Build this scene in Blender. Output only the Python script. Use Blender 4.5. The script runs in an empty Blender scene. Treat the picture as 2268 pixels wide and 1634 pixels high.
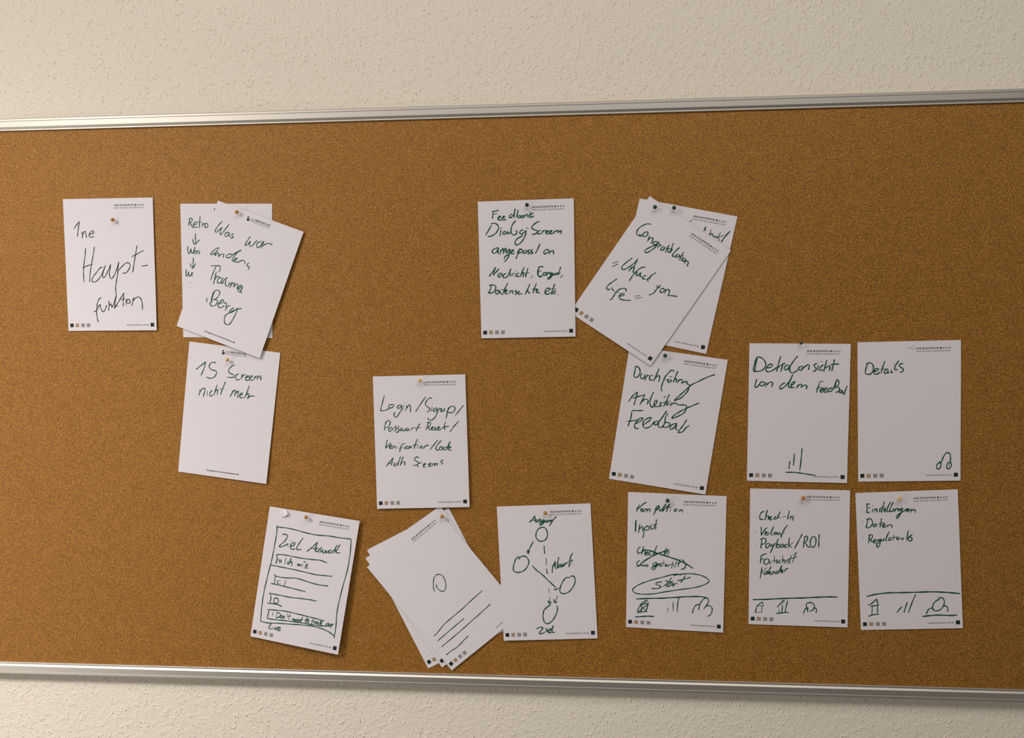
import bpy, math, random
from mathutils import Matrix, Vector

# ------------------------------------------------------------------ camera, light, exposure
SC = bpy.context.scene
COL = SC.collection
ZB = 1.5                       # height of the board's reference line above the floor
WALL_Y = 0.013                 # the cork face is y = 0, the wall lies 13 mm behind it, the room is towards -y

cam_d = bpy.data.cameras.new('camera')
cam_d.sensor_width = 36.0
cam_d.lens = 35.262
cam_d.clip_start = 0.02
cam = bpy.data.objects.new('camera', cam_d)
COL.objects.link(cam)
_R = ((0.9950066468904812, -0.09975687314087049, 0.0032154167564455048),
      (0.09949608735344985, 0.9939232151603417, 0.047086844942975506),
      (-0.007893113778227002, -0.04653180231288502, 0.998885624147429))
cam.matrix_world = Matrix(((_R[0][0], _R[0][2], -_R[0][1], 0.13505),
                           (_R[1][0], _R[1][2], -_R[1][1], -1.54012),
                           (_R[2][0], _R[2][2], -_R[2][1], 0.07657 + ZB),
                           (0, 0, 0, 1)))
SC.camera = cam

world = bpy.data.worlds.new('room_light')
SC.world = world
world.use_nodes = True
world.node_tree.nodes['Background'].inputs[0].default_value = (1.0, 0.93, 0.88, 1)
world.node_tree.nodes['Background'].inputs[1].default_value = 0.15


def area(name, loc, target, sx, sy, watts, color):
    d = bpy.data.lights.new(name, 'AREA')
    d.shape = 'RECTANGLE'
    d.size, d.size_y = sx, sy
    d.energy = watts
    d.color = color
    o = bpy.data.objects.new(name, d)
    COL.objects.link(o)
    o.location = loc
    o.rotation_euler = (Vector(target) - Vector(loc)).to_track_quat('-Z', 'Y').to_euler()
    return o


WARM = (1.0, 0.94, 0.905)
area('wall_lamp', (-1.40, -1.50, ZB + 1.00), (0, 0, ZB), 0.36, 0.45, 10.5, WARM)
area('lower_left_boost', (-1.50, -1.50, ZB + 1.05), (-1.0, 0, ZB - 0.90), 0.35, 0.35, 4.4, WARM).data.spread = 1.2  # added narrow beam to brighten the lower left of wall and cork
area('low_left_fill', (-2.2, -1.6, ZB - 0.8), (-0.2, 0, ZB - 0.3), 1.2, 1.4, 12, WARM)  # added soft fill from low on the left, not an actual window
area('overhead_fill', (0.3, -1.9, ZB + 1.7), (0.3, -1.7, 0), 2.4, 1.4, 35, WARM)  # added broad fill from above, lifts the wall tone with soft shadows

SC.view_settings.view_transform = 'Standard'
SC.view_settings.look = 'None'
SC.view_settings.exposure = 0.0
SC.view_settings.gamma = 1.0
SC.view_settings.use_curve_mapping = False


# ------------------------------------------------------------------ materials
def mat(name, color, rough=0.6, metal=0.0, spec=0.5):
    m = bpy.data.materials.new(name)
    m.use_nodes = True
    b = m.node_tree.nodes['Principled BSDF']
    b.inputs['Base Color'].default_value = (*color, 1)
    b.inputs['Roughness'].default_value = rough
    b.inputs['Metallic'].default_value = metal
    b.inputs['Specular IOR Level'].default_value = spec
    return m, m.node_tree.nodes, m.node_tree.links, b


def coords(N, L):
    g = N.new('ShaderNodeNewGeometry')
    return g.outputs['Position']


def noise(N, L, vec, scale, detail=2.0, rough=0.5):
    n = N.new('ShaderNodeTexNoise')
    n.inputs['Scale'].default_value = scale
    n.inputs['Detail'].default_value = detail
    n.inputs['Roughness'].default_value = rough
    L.new(vec, n.inputs['Vector'])
    return n


def ramp(N, L, fac, stops):
    r = N.new('ShaderNodeValToRGB')
    e = r.color_ramp.elements
    e[0].position, e[0].color = stops[0][0], (*stops[0][1], 1)
    e[1].position, e[1].color = stops[-1][0], (*stops[-1][1], 1)
    for p, c in stops[1:-1]:
        k = e.new(p)
        k.color = (*c, 1)
    L.new(fac, r.inputs['Fac'])
    return r


def mix(N, L, kind, fac, a, b):
    m = N.new('ShaderNodeMix')
    m.data_type = 'RGBA'
    m.blend_type = kind
    if isinstance(fac, float):
        m.inputs[0].default_value = fac
    else:
        L.new(fac, m.inputs[0])
    for s, v in ((6, a), (7, b)):
        if isinstance(v, tuple):
            m.inputs[s].default_value = (*v, 1)
        else:
            L.new(v, m.inputs[s])
    return m.outputs[2]


def bump(N, L, height, strength, dist, b):
    n = N.new('ShaderNodeBump')
    n.inputs['Strength'].default_value = strength
    n.inputs['Distance'].default_value = dist
    L.new(height, n.inputs['Height'])
    L.new(n.outputs['Normal'], b.inputs['Normal'])


def wall_material():
    m, N, L, b = mat('painted_woodchip', (0.835, 0.765, 0.635), 0.75, 0, 0.3)
    v = coords(N, L)
    n1 = noise(N, L, v, 230, 0)
    n2 = noise(N, L, v, 120, 2)
    a = N.new('ShaderNodeMath')
    a.operation = 'MULTIPLY_ADD'
    L.new(n2.outputs['Fac'], a.inputs[0])
    a.inputs[1].default_value = 2.2
    L.new(n1.outputs['Fac'], a.inputs[2])
    bump(N, L, a.outputs[0], 0.42, 0.0012, b)
    return m


def cork_material():
    m, N, L, b = mat('pressed_cork', (0.3, 0.14, 0.04), 0.5, 0, 1.0)
    b.inputs['Specular Tint'].default_value = (1.0, 0.62, 0.33, 1)
    v = coords(N, L)
    n1 = noise(N, L, v, 400, 4, 0.75)
    r1 = ramp(N, L, n1.outputs['Fac'], [(0.32, (0.070, 0.024, 0.002)), (0.43, (0.205, 0.083, 0.010)), (0.52, (0.315, 0.136, 0.018)),
                                        (0.61, (0.42, 0.200, 0.040)), (0.68, (0.70, 0.39, 0.14))])
    w = noise(N, L, v, 300, 2)
    ad = N.new('ShaderNodeVectorMath')
    ad.operation = 'MULTIPLY_ADD'
    L.new(w.outputs['Color'], ad.inputs[0])
    ad.inputs[1].default_value = (0.004, 0.004, 0.004)
    L.new(v, ad.inputs[2])
    vo = N.new('ShaderNodeTexVoronoi')
    vo.inputs['Scale'].default_value = 300
    L.new(ad.outputs[0], vo.inputs['Vector'])
    sep = N.new('ShaderNodeSeparateColor')
    L.new(vo.outputs['Color'], sep.inputs[0])
    r2 = ramp(N, L, sep.outputs[0], [(0.0, (0.84, 0.81, 0.74)), (0.5, (1, 1, 1)), (1.0, (1.13, 1.15, 1.22))])
    c = mix(N, L, 'MULTIPLY', 1.0, r1.outputs[0], r2.outputs[0])
    n2 = n1
    n3 = noise(N, L, v, 55, 2)
    r3 = ramp(N, L, n3.outputs['Fac'], [(0.3, (0.93, 0.92, 0.88)), (0.7, (1.06, 1.07, 1.1))])
    c = mix(N, L, 'MULTIPLY', 1.0, c, r3.outputs[0])
    # dark pores
    n4 = noise(N, L, v, 420, 1)
    r4 = ramp(N, L, n4.outputs['Fac'], [(0.235, (0.30, 0.26, 0.2)), (0.31, (1, 1, 1))])
    c = mix(N, L, 'MULTIPLY', 1.0, c, r4.outputs[0])
    L.new(c, b.inputs['Base Color'])
    bump(N, L, n2.outputs['Fac'], 0.5, 0.0010, b)
    return m


def paper_material():
    m, N, L, b = mat('white_paper', (0.785, 0.74, 0.755), 0.6, 0, 0.35)
    v = coords(N, L)
    n = noise(N, L, v, 28, 2)
    bump(N, L, n.outputs['Fac'], 0.10, 0.0012, b)
    return m


def alu_material():
    m, N, L, b = mat('brushed_aluminium', (0.58, 0.54, 0.475), 0.48, 1.0, 0.5)
    tc = coords(N, L)
    mp = N.new('ShaderNodeMapping')
    mp.inputs['Scale'].default_value = (3, 900, 900)
    L.new(tc, mp.inputs['Vector'])
    n = noise(N, L, mp.outputs[0], 1.0, 2)
    bump(N, L, n.outputs['Fac'], 0.06, 0.0004, b)
    return m


WALL = wall_material()
CORK = cork_material()
PAPER = paper_material()
ALU = alu_material()
BACKING = mat('backing_board', (0.25, 0.2, 0.15), 0.8)[0]
INK_GREEN = mat('green_marker_ink', (0.006, 0.080, 0.055), 0.45, 0, 0.4)[0]
INK_BLACK = mat('black_marker_ink', (0.014, 0.012, 0.011), 0.45, 0, 0.4)[0]
PRINT_DARK = mat('dark_print', (0.045, 0.036, 0.028), 0.6, 0, 0.3)[0]
PRINT_GREY = mat('grey_print', (0.15, 0.128, 0.10), 0.6, 0, 0.3)[0]
PRINT_BLACK = mat('black_green_print', (0.010, 0.022, 0.018), 0.6, 0, 0.3)[0]
PRINT_GOLD = mat('gold_print', (0.42, 0.28, 0.16), 0.6, 0, 0.3)[0]
PRINT_SILVER = mat('silver_print', (0.30, 0.275, 0.25), 0.6, 0, 0.3)[0]
PIN_GREEN = mat('dark_green_plastic', (0.004, 0.040, 0.026), 0.18, 0, 0.5)[0]
PIN_AMBER = mat('amber_plastic', (0.50, 0.235, 0.050), 0.25, 0, 0.5)[0]
PIN_CREAM = mat('cream_yellow_plastic', (0.78, 0.50, 0.20), 0.22, 0, 0.5)[0]
STEEL = mat('steel', (0.55, 0.53, 0.5), 0.3, 1.0)[0]
HOLE = mat('pinhole_dark', (0.05, 0.04, 0.03), 0.9)[0]


# ------------------------------------------------------------------ helpers
def mesh_object(name, verts, faces, material, parent=None, smooth=False):
    me = bpy.data.meshes.new(name)
    me.from_pydata(verts, [], faces)
    me.materials.append(material)
    if smooth:
        me.polygons.foreach_set('use_smooth', [True] * len(me.polygons))
    me.update()
    o = bpy.data.objects.new(name, me)
    COL.objects.link(o)
    if parent is not None:
        o.parent = parent
    return o


def tag(o, label, category, group=None):
    o['label'] = label
    o['category'] = category
    if group:
        o['group'] = group
    return o


def box(verts, faces, x0, x1, y0, y1, z0, z1):
    k = len(verts)
    verts += [(x0, y0, z0), (x1, y0, z0), (x1, y1, z0), (x0, y1, z0), (x0, y0, z1), (x1, y0, z1), (x1, y1, z1), (x0, y1, z1)]
    faces += [(k, k + 1, k + 5, k + 4), (k + 1, k + 2, k + 6, k + 5), (k + 2, k + 3, k + 7, k + 6), (k + 3, k, k + 4, k + 7),
              (k + 4, k + 5, k + 6, k + 7), (k + 3, k + 2, k + 1, k)]


# ------------------------------------------------------------------ the wall with its woodchip relief
BX0, BX1 = -0.985, 0.830           # the board's outer edges
BZ0, BZ1 = -0.4945, 0.4085
v, f = [], []
box(v, f, -2.6, 2.6, WALL_Y, WALL_Y + 0.12, 0.0, 2.75)
wall = mesh_object('wall_back', v, f, WALL)
wall['kind'] = 'structure'

rnd = random.Random(11)


def woodchips():
    """low irregular flakes pasted under the paint, each a small soft dome of its own"""
    v, f = [], []
    x0, x1, z0, z1 = -1.25, 1.15, -0.80, 0.80
    for _ in range(60000):
        cx, cz = rnd.uniform(x0, x1), rnd.uniform(z0, z1)
        a0 = rnd.gauss(1.35, 0.7)
        for q in range(rnd.choice((1, 1, 2, 3, 3, 4))):
            x, z = (cx, cz) if q == 0 else (cx + rnd.gauss(0, 0.0020), cz + rnd.gauss(0, 0.0026))
            if BX0 + .01 < x < BX1 - .01 and BZ0 + .012 < z < BZ1 - .012:
                continue
            big = rnd.random()
            ln = 0.0011 + 0.0028 * big ** 2.4
            wd = rnd.uniform(0.0009, 0.0017)
            h = rnd.uniform(0.00040, 0.00120) * (0.65 + 0.5 * big)
            a = a0 + rnd.gauss(0, 0.5)
            ca, sa = math.cos(a), math.sin(a)
            bend = rnd.uniform(-0.5, 0.5)
            k = len(v)
            wob = [rnd.uniform(0.75, 1.25) for _ in range(6)]
            for s, hh in ((1.0, -0.00002), (0.55, h * 0.72)):
                for i in range(6):
                    t = i / 6 * math.tau
                    px = math.cos(t) * ln * s * wob[i]
                    py = math.sin(t) * wd * s * wob[i] + bend * px * px / ln
                    v.append((x + px * ca - py * sa, WALL_Y - hh, z + px * sa + py * ca + ZB))
            v.append((x, WALL_Y - h, z + ZB))
            for i in range(6):
                j = (i + 1) % 6
                f.append((k + i, k + j, k + 6 + j, k + 6 + i))
                f.append((k + 6 + i, k + 6 + j, k + 12))
    o = mesh_object('woodchip_relief', v, f, WALL, wall, smooth=True)
    o['kind'] = 'stuff'


woodchips()

# ------------------------------------------------------------------ the pinboard
board = bpy.data.objects.new('pinboard', None)
board.empty_display_size = 0.1
board.location = (0, 0, ZB)
COL.objects.link(board)
tag(board, 'long cork pinboard with aluminium frame hanging on the woodchip wall', 'pinboard')

v, f = [], []
box(v, f, BX0 + 0.012, BX1 - 0.012, 0.0, 0.006, BZ0 + 0.012, BZ1 - 0.012)
mesh_object('cork_panel', v, f, CORK, board)
v, f = [], []
box(v, f, BX0 + 0.004, BX1 - 0.004, 0.0062, WALL_Y - 0.0008, BZ0 + 0.004, BZ1 - 0.004)
mesh_object('backing_panel', v, f, BACKING, board)

# profile: (distance in from the outer edge, height in front of the cork) in mm
PROFILE = [(0.0, -12.0), (0.0, 4.6), (0.5, 5.3), (1.0, 5.6), (4.0, 5.6), (4.25, 5.5), (4.6, 5.05), (4.9, 5.0), (13.1, 5.0),
           (13.4, 4.85), (15.9, 3.4), (16.1, 2.7), (16.7, 2.6), (16.9, 3.1), (17.2, 3.2), (18.7, 3.2), (19.05, 2.9), (19.1, -1.0)]


def rail(side):
    """one extruded frame profile, mitred at both ends"""
    v, f = [], []
    for end in (0, 1):
        for d, h in PROFILE:
            d *= 1e-3
            if side == 'top':
                x = BX0 + d if end == 0 else BX1 - d
                z = BZ1 - d
            elif side == 'bottom':
                x = BX0 + d if end == 0 else BX1 - d
                z = BZ0 + d
            elif side == 'left':
                x, z = BX0 + d, (BZ0 + d if end == 0 else BZ1 - d)
            else:
                x, z = BX1 - d, (BZ0 + d if end == 0 else BZ1 - d)
            v.append((x, -h * 1e-3, z))
    n = len(PROFILE)
    for i in range(n - 1):
        q = (i, i + 1, n + i + 1, n + i)
        f.append(q if side in ('top', 'right') else q[::-1])
    mesh_object('frame_rail', v, f, ALU, board)


for s in ('top', 'bottom', 'left', 'right'):
    rail(s)

# ------------------------------------------------------------------ sheets of paper (148 x 210 mm), pinned to the cork
# corners TL, TR, BR, BL as (x mm, z mm, height of that corner in front of the cork in mm), then the bulge
SHEETS = {
    'A': ((-740.8, 279.3, 1.0), (-590.2, 278.8, 2.0), (-588.3, 68.2, 3.4), (-737.1, 68.3, 1.6), 0.5),
    'B': ((-483.4, 271.9, 2.2), (-344.6, 220.3, 4.4), (-418.9, 23.0, 6.5), (-555.3, 74.8, 2.8), 0.4),
    'B2': ((-545.5, 268.3, 0.8), (-395.8, 265.4, 0.8), (-399.4, 54.6, 1.0), (-545.5, 56.9, 1.0), 0),
    'C': ((-535.6, 50.0, 1.0), (-386.8, 31.4, 1.4), (-412.9, -176.8, 4.0), (-559.0, -158.5, 1.6), 0.3),
    'D': ((-70.2, 261.9, 2.2), (77.1, 264.1, 2.2), (78.9, 54.0, 3.4), (-66.4, 52.1, 2.4), 0.3),
    'E': ((191.6, 265.2, 2.2), (312.3, 181.2, 2.8), (192.5, 8.9, 3.8), (70.0, 90.9, 1.4), 0.2),
    'E2': ((176.6, 262.1, 0.7), (322.1, 232.2, 0.9), (275.9, 26.4, 1.6), (132.0, 57.9, 0.7), 0),
    'F': ((161.0, 39.3, 0.8), (308.3, 17.3, 1.0), (275.1, -187.6, 2.4), (129.0, -164.8, 1.0), 0.1),
    'G': ((340.4, 42.2, 0.9), (488.7, 40.4, 1.2), (484.6, -168.4, 2.2), (337.1, -166.2, 1.2), 0.4),
    'H': ((498.4, 42.7, 1.0), (646.7, 45.3, 1.4), (648.4, -163.4, 2.0), (501.0, -166.3, 1.2), 0.4),
    'I': ((-238.5, -6.4, 1.6), (-92.1, -3.4, 3.0), (-87.1, -210.1, 5.2), (-234.1, -214.7, 3.8), 0.2),
    'J': ((-408.8, -213.1, 1.2), (-261.7, -233.9, 6.0), (-298.9, -446.6, 11.0), (-443.2, -422.1, 6.0), 0.6),
    'K1': ((-251.9, -307.8, 3.0), (-138.0, -214.0, 2.5), (-4.5, -375.8, 2.4), (-118.2, -469.4, 4.0), 0.3),
    'K2': ((-254.5, -294.2, 2.0), (-133.6, -209.3, 1.7), (-13.0, -381.0, 1.5), (-133.8, -465.6, 2.6), 0),
    'K3': ((-252.0, -280.7, 0.9), (-120.4, -212.8, 0.8), (-24.6, -400.2, 0.7), (-156.2, -468.4, 1.2), 0),
    'L': ((-44.9, -209.5, 2.0), (100.5, -203.0, 1.5), (110.6, -413.5, 2.2), (-35.3, -419.8, 4.6), 0.3),
    'M': ((158.2, -184.9, 0.8), (307.0, -190.1, 0.8), (302.0, -399.9, 2.6), (154.4, -395.0, 1.4), 0.3),
    'N': ((342.1, -177.9, 1.0), (489.4, -179.4, 1.2), (487.1, -387.8, 2.2), (340.2, -386.2, 1.4), 0.4),
    'O': ((497.1, -183.4, 1.0), (644.7, -176.5, 1.4), (654.5, -385.0, 2.4), (506.9, -391.5, 1.2), 0.4)
}


class Sheet:
    """maps millimetres on the sheet (from its top-left corner) to the sheet's curved surface"""

    def __init__(self, key):
        self.c, self.b = SHEETS[key][:4], SHEETS[key][4]
        self.o = Vector((sum(q[0] for q in self.c) / 4000, 0, sum(q[1] for q in self.c) / 4000 + ZB))

    def at(self, um, vm, lift=0.0):
        u, w = um / 148.0, vm / 210.0
        k = ((1 - u) * (1 - w), u * (1 - w), u * w, (1 - u) * w)
        x = sum(a * q[0] for a, q in zip(k, self.c))
        z = sum(a * q[1] for a, q in zip(k, self.c))
        h = sum(a * q[2] for a, q in zip(k, self.c))
        uu, ww = min(max(u, 0), 1), min(max(w, 0), 1)
        h += self.b * (0.6 * math.sin(math.pi * uu) * ww + 0.5 * math.sin(2 * math.pi * ww) * uu)
        return (x * 1e-3 - self.o.x, -(h + lift) * 1e-3, z * 1e-3 + ZB - self.o.z)


def build_sheet(key, label, group):
    s = Sheet(key)
    nu, nv = 12, 18
    v, f = [], []
    for lift in (0.0, -0.22):
        for j in range(nv + 1):
            for i in range(nu + 1):
                v.append(s.at(148 * i / nu, 210 * j / nv, lift))
    n = (nu + 1) * (nv + 1)
    row = nu + 1
    for j in range(nv):
        for i in range(nu):
            a = j * row + i
            f.append((a, a + row, a + row + 1, a + 1))
            f.append((n + a, n + a + 1, n + a + row + 1, n + a + row))
    rim = [i for i in range(nu + 1)] + [j * row + nu for j in range(1, nv + 1)] + [nv * row + i for i in range(nu - 1, -1, -1)] + [j * row for j in range(nv - 1, 0, -1)]
    nf = len(f)
    for a, c in zip(rim, rim[1:] + rim[:1]):
        k = len(v)
        v += [v[a], v[c], v[n + c], v[n + a]]
        f.append((k, k + 1, k + 2, k + 3))
    o = mesh_object('paper_sheet', v, f, PAPER, None, smooth=False)
    me = o.data
    for p in me.polygons[:nf]:
        p.use_smooth = True
    o.location = s.o
    tag(o, label, 'paper', group)
    s.obj = o
    return s


# ---- ink strokes drawn on the sheet as flat ribbons with round ends
def spline(pts):
    if len(pts) == 2:
        (x0, y0), (x1, y1) = pts
        n = max(1, int(math.hypot(x1 - x0, y1 - y0) / 6))
        return [(x0 + (x1 - x0) * i / n, y0 + (y1 - y0) * i / n) for i in range(n + 1)]
    out = []
    q = [pts[0]] + pts + [pts[-1]]
    for i in range(1, len(q) - 2):
        p0, p1, p2, p3 = q[i - 1:i + 3]
        n = max(2, min(10, int(math.hypot(p2[0] - p1[0], p2[1] - p1[1]) / 0.9)))
        for k in range(n):
            t = k / n
            out.append(tuple(0.5 * (2 * b + (c - a) * t + (2 * a - 5 * b + 4 * c - d) * t * t + (3 * b - a - 3 * c + d) * t ** 3)
                             for a, b, c, d in zip(p0, p1, p2, p3)))
    out.append(pts[-1])
    return out


def ribbon(s, v, f, pts, w, lift, rnd):
    c = spline(pts)
    n = len(c)
    ph = rnd.uniform(0, 6)
    half = []
    L = []
    for i, (x, y) in enumerate(c):
        a = c[max(i - 1, 0)]
        b = c[min(i + 1, n - 1)]
        dx, dy = b[0] - a[0], b[1] - a[1]
        l = math.hypot(dx, dy) or 1.0
        L.append((dx / l, dy / l))
        half.append(0.5 * w * (1 + 0.16 * math.sin(ph + i * 0.5)) * (0.6 if i in (0, n - 1) else 1.0))
    k = len(v)
    for (x, y), (dx, dy), h in zip(c, L, half):
        v.append(s.at(x - dy * h, y + dx * h, lift))
        v.append(s.at(x + dy * h, y - dx * h, lift))
    for i in range(n - 1):
        a = k + 2 * i
        f.append((a, a + 2, a + 3, a + 1))
    for (x, y), (dx, dy), h, sg, e in ((c[0], L[0], half[0], -1, k), (c[-1], L[-1], half[-1], 1, k + 2 * (n - 1))):
        m = len(v)
        for t in (-50, 0, 50):
            t = math.radians(t)
            px = sg * dx * math.cos(t) * h + dy * math.sin(t) * h
            py = sg * dy * math.cos(t) * h - dx * math.sin(t) * h
            v.append(s.at(x + px, y + py, lift))
        # order: side a, caps, side b
        f.append((e, m, m + 1, m + 2, e + 1))


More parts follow.
